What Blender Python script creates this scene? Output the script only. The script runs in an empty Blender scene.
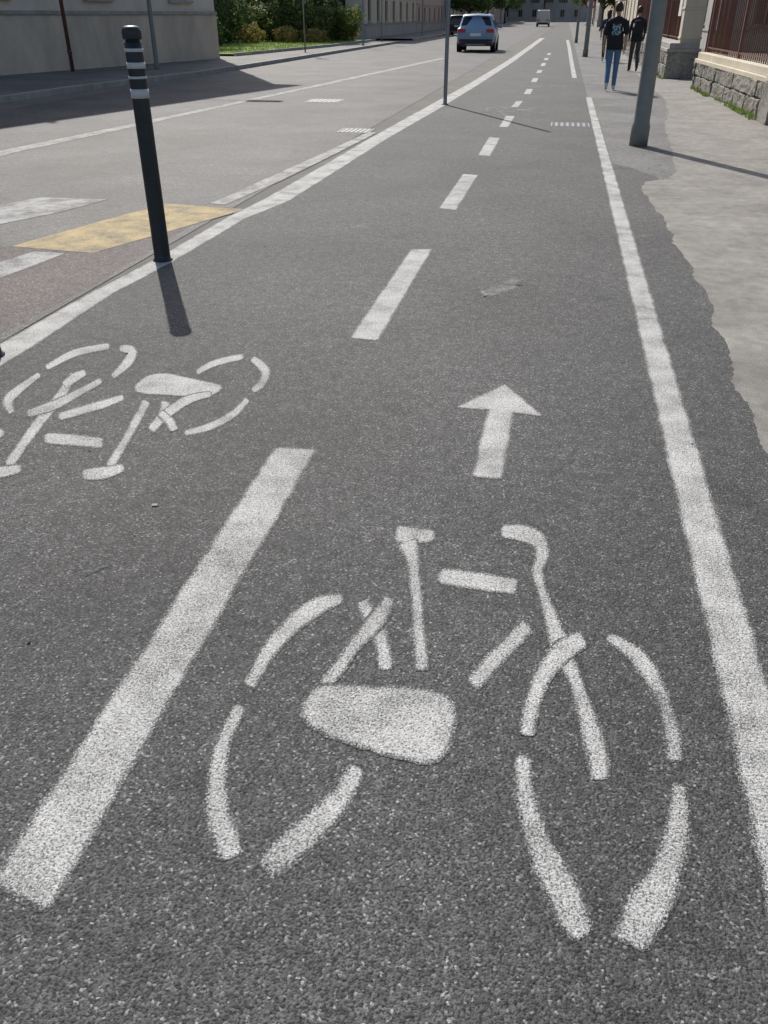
import bpy, bmesh, math, random
from mathutils import Vector, Matrix, noise as mnoise
random.seed(7)
S=bpy.context.scene
R=math.radians
# ------------------------------------------------------------------ camera (surveyed: 1.55 m high, pitched down 31.2 deg)
CAM_H=1.55; F=820.0
cd=bpy.data.cameras.new("camera"); cam=bpy.data.objects.new("camera",cd); S.collection.objects.link(cam); S.camera=cam
cam.location=(0,0,CAM_H); cam.rotation_euler=(R(90-31.22),0,R(10.8))
cd.sensor_fit='VERTICAL'; cd.sensor_height=36; cd.lens=F/1024*36; cd.clip_end=2000; cd.clip_start=0.05
RM=cam.rotation_euler.to_matrix()
def G(u,v,z=0.0):
    """survey point of the photograph -> metres on the ground"""
    d=RM@Vector((u-384,-(v-512),-F)); t=(z-CAM_H)/d.z
    return (d.x*t,d.y*t)

# ------------------------------------------------------------------ materials
def newmat(name):
    m=bpy.data.materials.new(name); m.use_nodes=True
    nt=m.node_tree; b=nt.nodes["Principled BSDF"]; return m,nt,b
def N(nt,t,**k):
    n=nt.nodes.new(t)
    for a,v in k.items():
        if a in n.inputs.keys(): n.inputs[a].default_value=v
        else: setattr(n,a,v)
    return n
def L(nt,a,b): nt.links.new(a,b)
def ramp(nt,src,stops,interp='LINEAR'):
    r=nt.nodes.new('ShaderNodeValToRGB'); r.color_ramp.interpolation=interp
    el=r.color_ramp.elements
    while len(el)<len(stops): el.new(0.5)
    for e,(p,c) in zip(el,stops):
        e.position=p; e.color=(c[0],c[1],c[2],1) if hasattr(c,'__len__') else (c,c,c,1)
    L(nt,src,r.inputs[0]); return r.outputs[0]
def mth(nt,op,a,b=None,clamp=False):
    n=nt.nodes.new('ShaderNodeMath'); n.operation=op; n.use_clamp=clamp
    for i,x in enumerate((a,b)):
        if x is None: continue
        if isinstance(x,(int,float)): n.inputs[i].default_value=x
        else: L(nt,x,n.inputs[i])
    return n.outputs[0]
def mix(nt,f,a,b,mode='MIX'):
    n=nt.nodes.new('ShaderNodeMix'); n.data_type='RGBA'; n.blend_type=mode
    for s,x in ((n.inputs[0],f),(n.inputs[6],a),(n.inputs[7],b)):
        if isinstance(x,(int,float)): s.default_value=x
        elif isinstance(x,tuple): s.default_value=(x[0],x[1],x[2],1)
        else: L(nt,x,s)
    return n.outputs[2]
def coords(nt):
    return nt.nodes.new('ShaderNodeTexCoord').outputs['Object']
def noise(nt,co,scale,detail=4,rough=.55,dim='3D'):
    n=N(nt,'ShaderNodeTexNoise'); n.noise_dimensions=dim; n.inputs['Scale'].default_value=scale; n.inputs['Detail'].default_value=detail; n.inputs['Roughness'].default_value=rough
    L(nt,co,n.inputs['Vector']); return n.outputs['Fac']
def asphalt_nodes(nt,co,lo,hi,tint,scale,patch=.35):
    v=N(nt,'ShaderNodeTexVoronoi'); v.voronoi_dimensions='2D'; v.inputs['Scale'].default_value=scale; L(nt,co,v.inputs['Vector'])
    sep=N(nt,'ShaderNodeSeparateColor'); L(nt,v.outputs['Color'],sep.inputs[0])
    stone=ramp(nt,sep.outputs[0],[(0,(lo*.45,)*3),(.3,(lo*.9,)*3),(.72,((lo+hi)/2,)*3),(.91,(hi,)*3),(.96,(hi*1.5,)*3),(1,(hi*2.5,)*3)])
    n1=noise(nt,co,.7,4,.62,'2D'); n2=noise(nt,co,17,2,.6,'2D'); pit=noise(nt,co,scale*.8,1,.6,'2D')
    st=noise(nt,co,2.3,5,.72,'2D')
    c=mix(nt,1.0,stone,ramp(nt,n1,[(.3,1-patch),(.7,1+patch)]),'MULTIPLY'); c=mix(nt,1.0,c,ramp(nt,n2,[(.3,.82),(.7,1.18)]),'MULTIPLY')
    c=mix(nt,1.0,c,ramp(nt,st,[(.30,.78),(.40,1.0),(.62,1.0),(.74,1.28)]),'MULTIPLY')
    c=mix(nt,1.0,c,ramp(nt,pit,[(.30,.3),(.43,1.0)]),'MULTIPLY')
    c=mix(nt,1.0,c,tint,'MULTIPLY')
    h=mth(nt,'ADD',mth(nt,'MULTIPLY',v.outputs['Distance'],-.45),pit)
    return c,h
def asphalt(name,lo,hi,tint=(1,1,1),scale=200,bump=.003,rough=.8,patch=.2,crack=0):
    m,nt,b=newmat(name); co=coords(nt)
    c,h=asphalt_nodes(nt,co,lo,hi,tint,scale,patch)
    if crack:
        v=N(nt,'ShaderNodeTexVoronoi',feature='DISTANCE_TO_EDGE'); v.voronoi_dimensions='2D'; v.inputs['Scale'].default_value=.45
        w=N(nt,'ShaderNodeTexNoise'); w.noise_dimensions='2D'; w.inputs['Scale'].default_value=2.5; w.inputs['Detail'].default_value=4; L(nt,co,w.inputs['Vector'])
        vm=N(nt,'ShaderNodeVectorMath',operation='MULTIPLY_ADD'); L(nt,w.outputs['Color'],vm.inputs[0]); vm.inputs[1].default_value=(.5,.5,.5); L(nt,co,vm.inputs[2]); L(nt,vm.outputs[0],v.inputs['Vector'])
        k=ramp(nt,v.outputs['Distance'],[(0,crack),(.006,1.0)])
        c=mix(nt,1.0,c,k,'MULTIPLY')
    L(nt,c,b.inputs['Base Color']); b.inputs['Roughness'].default_value=rough
    b.inputs['Specular IOR Level'].default_value=.4
    bp=N(nt,'ShaderNodeBump'); bp.inputs['Distance'].default_value=bump; bp.inputs['Strength'].default_value=.85; L(nt,h,bp.inputs['Height']); L(nt,bp.outputs[0],b.inputs['Normal'])
    return m
LANE=(.066,.118); LT=(1.01,1,.985); LS=185
def paint(name,col,wear=0.0,base=LANE,scale=LS,bump=.003,tint=LT):
    m,nt,b=newmat(name); co=coords(nt)
    ac,ah=asphalt_nodes(nt,co,base[0],base[1],tint,scale,.16)
    at=N(nt,'ShaderNodeAttribute'); at.attribute_name='edge'
    g=noise(nt,co,165,3,.9,'2D'); g=mth(nt,'ADD',mth(nt,'MULTIPLY',mth(nt,'SUBTRACT',g,.5),2.0),.5)
    big=noise(nt,co,4,4,.7,'2D')
    v=mth(nt,'ADD',mth(nt,'MULTIPLY',at.outputs['Fac'],.54),g)
    v=mth(nt,'ADD',v,mth(nt,'MULTIPLY',mth(nt,'SUBTRACT',big,.5),.75+wear))
    v=mth(nt,'SUBTRACT',v,wear*.6)
    mask=ramp(nt,mth(nt,'MULTIPLY',v,.6),[(.43,0.0),(.58,1.0)])
    d=noise(nt,co,90,3,.8,'2D')
    pc=mix(nt,ramp(nt,d,[(.35,0.0),(.66,1.0)]),tuple(x*.60 for x in col),col)
    pc=mix(nt,1.0,pc,ramp(nt,ah,[(.08,.42),(.24,1.0)]),'MULTIPLY')
    pc=mix(nt,1.0,pc,ramp(nt,big,[(.3,.82),(.65,1.06)]),'MULTIPLY')
    c=mix(nt,mask,ac,pc); L(nt,c,b.inputs['Base Color']); b.inputs['Roughness'].default_value=.8; b.inputs['Specular IOR Level'].default_value=.4
    bp=N(nt,'ShaderNodeBump'); bp.inputs['Distance'].default_value=bump; bp.inputs['Strength'].default_value=.85
    L(nt,ah,bp.inputs['Height']); L(nt,bp.outputs[0],b.inputs['Normal'])
    return m
def simple(name,col,rough=.6,metal=0,var=.15,scale=8,bump=0,spec=.5,coat=0):
    m,nt,b=newmat(name); co=coords(nt); n=noise(nt,co,scale,5,.6)
    c=mix(nt,n,tuple(x*(1-var) for x in col),tuple(min(1,x*(1+var)) for x in col))
    L(nt,c,b.inputs['Base Color']); b.inputs['Roughness'].default_value=rough; b.inputs['Metallic'].default_value=metal
    b.inputs['Specular IOR Level'].default_value=spec; b.inputs['Coat Weight'].default_value=coat
    if bump:
        bp=N(nt,'ShaderNodeBump'); bp.inputs['Distance'].default_value=bump; L(nt,n,bp.inputs['Height']); L(nt,bp.outputs[0],b.inputs['Normal'])
    return m
def stain_wall(name,col,dirty,scale=1.2,bump=.004,zs=.35,fs=40):
    m,nt,b=newmat(name); co=coords(nt)
    mp=N(nt,'ShaderNodeMapping'); mp.inputs['Scale'].default_value=(1,1,zs); L(nt,co,mp.inputs[0])
    n=noise(nt,mp.outputs[0],scale,7,.65); f=noise(nt,co,fs,4,.65)
    c=mix(nt,ramp(nt,n,[(.35,0.0),(.68,1.0)]),dirty,col); c=mix(nt,1.0,c,ramp(nt,f,[(.3,.82),(.7,1.12)]),'MULTIPLY')
    L(nt,c,b.inputs['Base Color']); b.inputs['Roughness'].default_value=.9
    bp=N(nt,'ShaderNodeBump'); bp.inputs['Distance'].default_value=bump; L(nt,f,bp.inputs['Height']); L(nt,bp.outputs[0],b.inputs['Normal'])
    return m
def pale_surface(name):
    m,nt,b=newmat(name); co=coords(nt)
    n=noise(nt,co,1.6,6,.7,'2D'); n2=noise(nt,co,9,4,.7,'2D'); f=noise(nt,co,150,2,.8,'2D')
    c=mix(nt,ramp(nt,n,[(.32,0.0),(.68,1.0)]),(.19,.18,.162),(.285,.27,.24))
    c=mix(nt,1.0,c,ramp(nt,n2,[(.3,.80),(.7,1.15)]),'MULTIPLY'); c=mix(nt,1.0,c,ramp(nt,f,[(.28,.50),(.5,1.0),(.75,1.35)]),'MULTIPLY')
    L(nt,c,b.inputs['Base Color']); b.inputs['Roughness'].default_value=.9
    bp=N(nt,'ShaderNodeBump'); bp.inputs['Distance'].default_value=.0018; L(nt,f,bp.inputs['Height']); L(nt,bp.outputs[0],b.inputs['Normal'])
    return m
def rubble(name,c1,c2,scale=3.2):
    m,nt,b=newmat(name); co=coords(nt)
    v=N(nt,'ShaderNodeTexVoronoi'); v.inputs['Scale'].default_value=scale; L(nt,co,v.inputs['Vector'])
    sep=N(nt,'ShaderNodeSeparateColor'); L(nt,v.outputs['Color'],sep.inputs[0])
    n=noise(nt,co,18,6,.65)
    c=mix(nt,sep.outputs[0],c1,c2); c=mix(nt,1.0,c,ramp(nt,n,[(.3,.6),(.7,1.3)]),'MULTIPLY')
    L(nt,c,b.inputs['Base Color']); b.inputs['Roughness'].default_value=.92
    bp=N(nt,'ShaderNodeBump'); bp.inputs['Distance'].default_value=.05
    L(nt,n,bp.inputs['Height']); L(nt,bp.outputs[0],b.inputs['Normal'])
    return m

M={}
M['ground']=stain_wall('ground_mat',(.16,.15,.13),(.10,.10,.09))
M['lane']=asphalt('bike_lane_asphalt',LANE[0],LANE[1],LT,LS,.003,.8,.16)
RB=(.072,.125)
M['road']=asphalt('road_asphalt',RB[0],RB[1],(1.02,1,.97),150,.002,.75,.28,crack=.5)
M['old']=asphalt('old_asphalt',.13,.20,(1,.98,.94),170,.002,.8,.25,crack=.5)
M['pale']=pale_surface('pale_pavement')
M['red']=asphalt('red_asphalt',.085,.14,(1.14,.94,.90),150,.003,.8,.2)
M['white']=paint('white_paint',(.62,.615,.59))
M['whiter']=paint('white_paint_on_road',(.54,.535,.51),.18,RB,150,.002)
M['worn']=paint('worn_white_paint',(.52,.52,.50),.22,RB,150,.002)
M['faint']=paint('faint_white_paint',(.36,.36,.35),.50)
M['yellow']=paint('yellow_paint',(.58,.44,.20),.12,RB,150,.002)
M['kerb']=stain_wall('kerb_stone',(.42,.405,.38),(.27,.26,.24),3)
M['plaster1']=stain_wall('grey_beige_plaster',(.68,.61,.50),(.55,.49,.40))
M['plinth1']=stain_wall('plinth_render',(.68,.58,.45),(.44,.38,.30),.9)
M['cream']=stain_wall('cream_plaster',(.68,.61,.48),(.52,.46,.36))
M['ochre']=stain_wall('ochre_plaster',(.62,.50,.33),(.48,.38,.26))
M['grey']=stain_wall('grey_plaster',(.46,.45,.42),(.34,.33,.31))
M['rose']=stain_wall('rose_plaster',(.56,.44,.36),(.44,.34,.28))
M['rubble']=rubble('rubble_stone',(.20,.19,.165),(.38,.355,.31))
M['roof']=simple('roof_tiles',(.25,.12,.08),.85,var=.3,scale=5)
M['glass']=simple('window_glass',(.03,.035,.04),.12,var=.1)
M['frame']=simple('window_frame',(.32,.28,.22),.6)
M['shutter']=simple('shutter_green',(.06,.09,.07),.6)
M['iron']=simple('brown_iron',(.15,.065,.05),.6,var=.3)
M['steel']=simple('galvanised_steel',(.22,.225,.23),.5,.5,.2,12)
M['lamppost']=simple('painted_grey_post',(.20,.21,.20),.6,.1,.3,6)
M['bollard']=simple('bollard_dark',(.012,.018,.022),.5,var=.5,scale=14)
M['reflect']=simple('reflective_band',(.50,.51,.50),.4,var=.25,scale=30)
M['bark']=simple('bark',(.09,.065,.045),.95,var=.4,scale=12,bump=.02)
M['grass']=simple('grass_ground',(.16,.26,.05),.95,var=.4,scale=6,bump=.02)
M['tyre']=simple('tyre',(.02,.02,.02),.85)
M['rim']=simple('rim',(.35,.36,.37),.3,.8)
M['blackpl']=simple('black_plastic',(.02,.02,.022),.6)
M['redlamp']=simple('red_lamp',(.45,.02,.015),.2)
M['plate']=simple('plate',(.75,.76,.74),.5)
M['carglass']=simple('car_glass',(.015,.02,.025),.06)
def leafmat(name,a,b_):
    m,nt,b=newmat(name); oi=N(nt,'ShaderNodeTexCoord'); n=noise(nt,oi.outputs['Object'],2.2,5,.7)
    c=mix(nt,ramp(nt,n,[(.35,0.0),(.65,1.0)]),a,b_); L(nt,c,b.inputs['Base Color']); b.inputs['Roughness'].default_value=.6
    tr=N(nt,'ShaderNodeBsdfTranslucent'); L(nt,c,tr.inputs[0]); ms=N(nt,'ShaderNodeMixShader'); ms.inputs[0].default_value=.5
    L(nt,b.outputs[0],ms.inputs[1]); L(nt,tr.outputs[0],ms.inputs[2]); L(nt,ms.outputs[0],nt.nodes['Material Output'].inputs[0]); return m
M['leaf']=leafmat('leaf_green',(.08,.13,.028),(.18,.24,.055))
M['leafd']=leafmat('leaf_dark',(.035,.07,.02),(.085,.135,.035))
M['leafy']=leafmat('leaf_yellow_flower',(.32,.21,.06),(.45,.33,.11))

# ------------------------------------------------------------------ mesh helpers
def link(o,parent=None):
    S.collection.objects.link(o)
    if parent is not None: o.parent=parent
    return o
def empty(name,loc=(0,0,0),rz=0):
    e=bpy.data.objects.new(name,None); e.location=loc; e.rotation_euler=(0,0,rz); S.collection.objects.link(e); return e
def meshobj(name,verts,faces,mat,parent=None,smooth=False):
    me=bpy.data.meshes.new(name); me.from_pydata([tuple(v) for v in verts],[],faces); me.update()
    if mat is not None:
        for x in (mat if isinstance(mat,list) else [mat]): me.materials.append(x)
    if smooth:
        for p in me.polygons: p.use_smooth=True
    return link(bpy.data.objects.new(name,me),parent)
def sheet(name,pts,z,mat,parent=None):
    from mathutils.geometry import tessellate_polygon
    v=[Vector((p[0],p[1],z)) for p in pts]; tr=tessellate_polygon([v])
    fs=[]
    for t in tr:
        a,b,c=[v[i] for i in t]
        fs.append(t if (b-a).cross(c-a).z>0 else (t[0],t[2],t[1]))
    return meshobj(name,v,fs,mat,parent)
class MB:
    """accumulates boxes / cylinders / quads into one mesh with material slots"""
    def __init__(s): s.v=[];s.f=[];s.m=[];s.mats=[];s.sm=[]
    def mi(s,mat):
        if mat not in s.mats: s.mats.append(mat)
        return s.mats.index(mat)
    def add(s,vs,fs,mat,smooth=False):
        o=len(s.v); s.v+= [tuple(x) for x in vs]; k=s.mi(mat)
        for f in fs: s.f.append(tuple(i+o for i in f)); s.m.append(k); s.sm.append(smooth)
    def box(s,c,d,mat,rz=0):
        x,y,z=[k/2 for k in d]; vs=[Vector((sx*x,sy*y,sz*z)) for sx in(-1,1) for sy in(-1,1) for sz in(-1,1)]
        rot=Matrix.Rotation(rz,3,'Z'); vs=[rot@q+Vector(c) for q in vs]
        s.add(vs,[(0,1,3,2),(4,6,7,5),(0,4,5,1),(2,3,7,6),(0,2,6,4),(1,5,7,3)],mat)
    def tube(s,pts,rad,mat,n=16,cap=True,smooth=True):
        pts=[Vector(p) for p in pts]; rings=[]
        for i,p in enumerate(pts):
            t=(pts[min(i+1,len(pts)-1)]-pts[max(i-1,0)])
            if t.length<1e-9: t=Vector((0,0,1))
            t.normalize(); a=t.cross(Vector((0,1,0)) if abs(t.y)<.9 else Vector((1,0,0))).normalized(); b=t.cross(a)
            r=rad[i] if hasattr(rad,'__len__') else rad
            rings.append([p+a*r*math.cos(2*math.pi*k/n)+b*r*math.sin(2*math.pi*k/n) for k in range(n)])
        vs=[q for r in rings for q in r]; fs=[]
        for i in range(len(pts)-1):
            for k in range(n):
                fs.append((i*n+k,i*n+(k+1)%n,(i+1)*n+(k+1)%n,(i+1)*n+k))
        s.add(vs,fs,mat,smooth)
        if cap:
            o=len(s.v)-len(vs)
            k=s.mi(mat); s.f.append(tuple(o+i for i in range(n))[::-1]); s.m.append(k); s.sm.append(False)
            s.f.append(tuple(o+(len(pts)-1)*n+i for i in range(n))); s.m.append(k); s.sm.append(False)
    def lathe(s,prof,c,mat,n=24):
        s.tube([(c[0],c[1],c[2]+z) for r,z in prof],[r for r,z in prof],mat,n)
    def obj(s,name,parent=None):
        me=bpy.data.meshes.new(name); me.from_pydata(s.v,[],s.f); me.update()
        for m_ in s.mats: me.materials.append(m_)
        me.polygons.foreach_set('material_index',s.m); me.polygons.foreach_set('use_smooth',s.sm)
        bm=bmesh.new(); bm.from_mesh(me); bmesh.ops.recalc_face_normals(bm,faces=bm.faces); bm.to_mesh(me); bm.free()
        return link(bpy.data.objects.new(name,me),parent)

# ------------------------------------------------------------------ painted markings
ZL=.0060            # lane surface
ZM=.0068            # paint film on the lane
ZR=.0058            # paint film on the carriageway
def jit(p,a,k): 
    return a*(mnoise.noise(Vector((p[0]*k,p[1]*k,3.3)))+.6*mnoise.noise(Vector((p[0]*k*4,p[1]*k*4,9.1))))
def strip(name,center,widths,mat,z=ZM,step=.02,edge=.024,parent=None,amp=.003):
    """painted band on the ground along a world polyline (metres), widths in metres"""
    pts=[Vector((p[0],p[1],0)) for p in center]
    P=[];W=[]
    for i in range(len(pts)-1):
        n=max(1,int((pts[i+1]-pts[i]).length/step))
        for k in range(n):
            t=k/n; P.append(pts[i].lerp(pts[i+1],t)); W.append(widths[i]*(1-t)+widths[i+1]*t)
    P.append(pts[-1]); W.append(widths[-1])
    vs=[];fs=[];ed=[]
    ln=0; tot=sum((P[i+1]-P[i]).length for i in range(len(P)-1))
    for i,p in enumerate(P):
        if i: ln+=(P[i]-P[i-1]).length
        t=(P[min(i+1,len(P)-1)]-P[max(i-1,0)]).normalized(); nn=Vector((-t.y,t.x,0)); w=W[i]/2+.009
        a=w+jit(p+nn*w,amp,18); b=w+jit(p-nn*w,amp,18); e=min(edge,w*.6)
        endf=min(1,min(ln,tot-ln)/edge) 
        for off,k in ((a,0),(a-e,1),(-(b-e),1),(-b,0)):
            q=p+nn*off; vs.append((q.x,q.y,z)); ed.append(k*endf)
        if i:
            o=4*i
            for k in range(3): fs.append((o-4+k,o-3+k,o+1+k,o+k)[::-1])
    ob=meshobj(name,vs,fs,mat,parent); a=ob.data.attributes.new('edge','FLOAT','POINT'); a.data.foreach_set('value',ed); 
    if len(ob.data.polygons) and ob.data.polygons[0].normal.z<0: ob.data.flip_normals()
    return ob
def poly(name,pts,mat,z=ZM,edge=.022,parent=None,amp=.003,step=.02,grow=.008):
    q=[Vector((p[0],p[1],0)) for p in pts]; out=[]
    ar=sum(q[i].x*q[(i+1)%len(q)].y-q[(i+1)%len(q)].x*q[i].y for i in range(len(q))); sg=-1 if ar>0 else 1
    for i in range(len(q)):
        a,b=q[i],q[(i+1)%len(q)]; n=max(1,int((b-a).length/step)); d=(b-a).normalized() if (b-a).length else Vector((1,0,0)); nn=Vector((-d.y,d.x,0))
        for k in range(n):
            p=a.lerp(b,k/n)
            out.append(p+nn*(sg*grow+jit(p,amp,18)) if k else p)
    bm=bmesh.new(); f=bm.faces.new([bm.verts.new((p.x,p.y,z)) for p in out]); f.normal_update()
    if f.normal.z<0: f.normal_flip()
    lay=bm.verts.layers.float.new('edge')
    outer=set(bm.verts)
    bmesh.ops.inset_individual(bm,faces=[f],thickness=edge,use_even_offset=False)
    for v in bm.verts: v[lay]=0.0 if v in outer else 1.0
    bmesh.ops.triangulate(bm,faces=bm.faces[:])
    me=bpy.data.meshes.new(name); bm.to_mesh(me); bm.free(); me.materials.append(mat)
    return link(bpy.data.objects.new(name,me),parent)
def crom(pts,n=8):
    out=[]
    P=[pts[0]]+list(pts)+[pts[-1]]
    for i in range(1,len(P)-2):
        for k in range(n):
            t=k/n; out.append(tuple(.5*((2*b)+(-a+c)*t+(2*a-5*b+4*c-d)*t*t+(-a+3*b-3*c+d)*t**3) for a,b,c,d in zip(P[i-1],P[i],P[i+1],P[i+2])))
    out.append(tuple(pts[-1])); return out
def survey_stroke(pts):
    """(u,v,width) trace of a painted stroke -> polygon outline in metres"""
    c=crom(pts,6) if len(pts)>2 else pts
    Lf=[];Rt=[]
    for i,(u,v,w) in enumerate(c):
        a=c[max(i-1,0)];b=c[min(i+1,len(c)-1)]; dx,dy=b[0]-a[0],b[1]-a[1]; l=math.hypot(dx,dy) or 1; nx,ny=-dy/l,dx/l
        Lf.append(G(u+nx*w/2,v+ny*w/2,ZM)); Rt.append(G(u-nx*w/2,v-ny*w/2,ZM))
    return Lf,Rt
def stroke(name,pts,mat,z,parent,dx=0,dy=0):
    Lf,Rt=survey_stroke(pts)
    vs=[];fs=[];ed=[];n=len(Lf)
    rows=[]
    for i in range(n-1):
        k=max(1,int((Vector(Lf[i])-Vector(Lf[i+1])).length/.010))
        for j in range(k):
            t=j/k; rows.append((Vector(Lf[i]).lerp(Vector(Lf[i+1]),t),Vector(Rt[i]).lerp(Vector(Rt[i+1]),t)))
    rows.append((Vector(Lf[-1]),Vector(Rt[-1])))
    m=len(rows); dist=[0]
    for i in range(1,m): dist.append(dist[-1]+(((rows[i][0]+rows[i][1])-(rows[i-1][0]+rows[i-1][1]))/2).length)
    T=dist[-1]
    for i,(a,b) in enumerate(rows):
        c=(a+b)/2; h=(a-b); w=h.length/2; h=h.normalized() if w>1e-6 else Vector((1,0))
        w+=.0075
        e=min(dist[i],T-dist[i]); rr=.4*w
        if e<rr: w*= .70+.30*math.sqrt(max(0,1-(1-e/rr)**2)) if rr>0 else 1
        wa=w+jit(a,.003,22); wb=w+jit(b,.003,22); ee=min(.020,w*.62); ef=min(1,.25+e/.014)
        for off,k in ((wa,0),(wa-ee,1),(-(wb-ee),1),(-wb,0)):
            q=c+h*off; vs.append((q.x+dx,q.y+dy,z)); ed.append(k*ef)
        if i:
            o=4*i
            for k in range(3): fs.append((o-4+k,o-3+k,o+1+k,o+k))
    ob=meshobj(name,vs,fs,mat,parent); at=ob.data.attributes.new('edge','FLOAT','POINT'); at.data.foreach_set('value',ed)
    s=sum(p.normal.z for p in ob.data.polygons)
    if s<0: ob.data.flip_normals()
def gp(*pts): return [G(u,v,ZM) for u,v in pts]

# ------------------------------------------------------------------ ground, road, lane, pavements
sheet('ground',[(-400,-60),(400,-60),(400,700),(-400,700)],0.0,M['ground'])
KX=-10.4
sheet('road',[(KX,-20),(-2.9,-20),(-2.9,400),(KX,400)],.004,M['road'])
lp=[G(0,352),G(250,210),G(440,104),G(530,46)]
lane_left=[(lp[0][0]-.01, -20)]+[(p[0]+.01,p[1]) for p in lp[:3]]+[(lp[3][0],lp[3][1]),(-2.6,400)]
sheet('bike_lane',lane_left+[(.62,400)]+[(.62,-20)],ZL,M['lane'])
sheet('footway',[(.62,-20),(5.0,-20),(5.0,400),(.62,400)],.0050,M['old'])
edge=[(800,520),(768,455),(752,420),(738,392),(728,352),(716,330),(711,305),(697,280),(688,262),(672,240),(663,218),(650,203),(641,190),(646,182),(668,180),(676,172),(672,150),(664,128),(668,112),(665,100)]
ep=[]
for a,b in zip(edge[:-1],edge[1:]):
    A=Vector(G(*a));B=Vector(G(*b)); n=max(2,int((B-A).length/.02))
    for k in range(n):
        p=A.lerp(B,k/n); q=Vector((p.x,p.y,0)); ep.append((p.x+.035*mnoise.noise(q*3.1)+.013*mnoise.noise(q*13)+.010*mnoise.noise(q*37),p.y+.02*mnoise.noise(q*5+Vector((0,0,7)))))
ep.append(G(665,100))
sheet('pale_pavement',[(ep[0][0],-20)]+ep+[(ep[-1][0]+.1,60),(2.7,60),(2.7,27.0),(3.9,27),(3.9,23.9),(3.2,23.9),(3.5,16),(4.6,-20)],.0074,M['pale'])
sheet('lane_verge',[(.62,-20),(1.35,-20),(1.3,5),(1.25,8.5),(1.15,10.2),(.9,10.8),(.62,11.2)],.0065,M['lane'])
sheet('red_road_patch',gp((-400,300),(-200,240),(20,246),(88,254),(168,226),(196,222),(150,250),(100,280),(0,334),(-200,430),(-500,500)),.0048,M['red'])

# ---- edge lines
mk=empty('road_marking')
def linepts(edges,name,mat,parent=mk,z=ZM):
    c=[];w=[]
    for (ul,ur,v) in edges:
        a=Vector(G(ul,v,ZM));b=Vector(G(ur,v,ZM)); c.append((a+b)/2); w.append(0)
    for i,(ul,ur,v) in enumerate(edges):
        a=Vector(G(ul,v,ZM));b=Vector(G(ur,v,ZM)); j=max(i-1,0);k=min(i+1,len(edges)-1)
        t=(c[k]-c[j]).normalized(); d=b-a; w[i]=abs(d.x*t.y-d.y*t.x)
    return strip(name,c,w,mat,z=z,step=.03,parent=parent)
VX,VY=567,15
linepts([(VX+.228*(v-VY),VX+.300*(v-VY),v) for v in (1150,905,700,500,350,250,180,130,97)],'edge_line_right',M['white'],z=.0071)
linepts([(572,577,78),(569.5,573.5,62),(567.5,571,48),(566,569,40)],'edge_line_right_far',M['white'],z=.0074)
linepts([(-330,-286,530),(-11,27,350),(92,115,292),(150,172,262),(226,246,218),(262,290,200),(322,344,166),(370,388,138),(426,442,107),(470,481,83),(505,513,62),(526,532,48),(540,545,38)],'edge_line_left',M['white'])
linepts([(208,226,204),(262,282,180),(318,333,155),(368,378,132)],'road_edge_line',M['whiter'],z=ZR)
linepts([(-300,-240,225),(-12,12,153),(106,123,129),(216,227,106),(301,311,88),(380,389,71),(440,447,58)],'road_centre_line',M['whiter'],z=ZR)
for i,d in enumerate([[(275,447),(317,449),(47,912),(-10,884)],[(411,249),(432,249),(378,340),(350,338)],[(463,174),(478,175),(456,210),(439,208)],[(489,137),(500,138),(490,156),(478,155)],[(506,115.5),(515,116),(508,127),(499,127)],[(516,101),(523,101),(518,107),(511,107)]]):
    poly('centre_dash_%d'%i,gp(*d),M['white'],parent=mk)
for i,(a,b) in enumerate([(94,89),(82,78),(73,70),(66,63),(60,58),(55,53)]):
    ca=527+(94-a)*.55; cb=527+(94-b)*.55; wa=(a-15)*.04; wb=(b-15)*.04
    poly('far_dash_%d'%i,gp((cb-wb,b),(cb+wb,b),(ca+wa,a),(ca-wa,a)),M['white'],parent=mk,edge=.008,step=.05)
poly('crossing_stripe_a',gp((-300,262),(-20,208),(40,197),(108,199),(60,212),(0,224),(-250,290)),M['worn'],z=ZR,parent=mk)
poly('crossing_stripe_b',gp((-200,335),(-20,268),(34,251),(66,253),(0,278),(-160,345)),M['worn'],z=ZR,parent=mk)
poly('yellow_stripe',gp((10,246),(165,203),(246,209),(92,253)),M['yellow'],z=ZR,parent=mk)
poly('faint_mark',gp((476,291),(496,284),(524,285),(508,293),(484,298)),M['faint'],parent=mk,edge=.04)
poly('faint_mark_b',gp((500,283),(514,276),(526,279),(516,285)),M['faint'],parent=mk,z=ZM+.0004,edge=.03)
poly('lane_arrow',gp((505,384),(543,416),(514,413),(502,479),(472,476),(488,410),(456,407)),M['white'])

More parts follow.
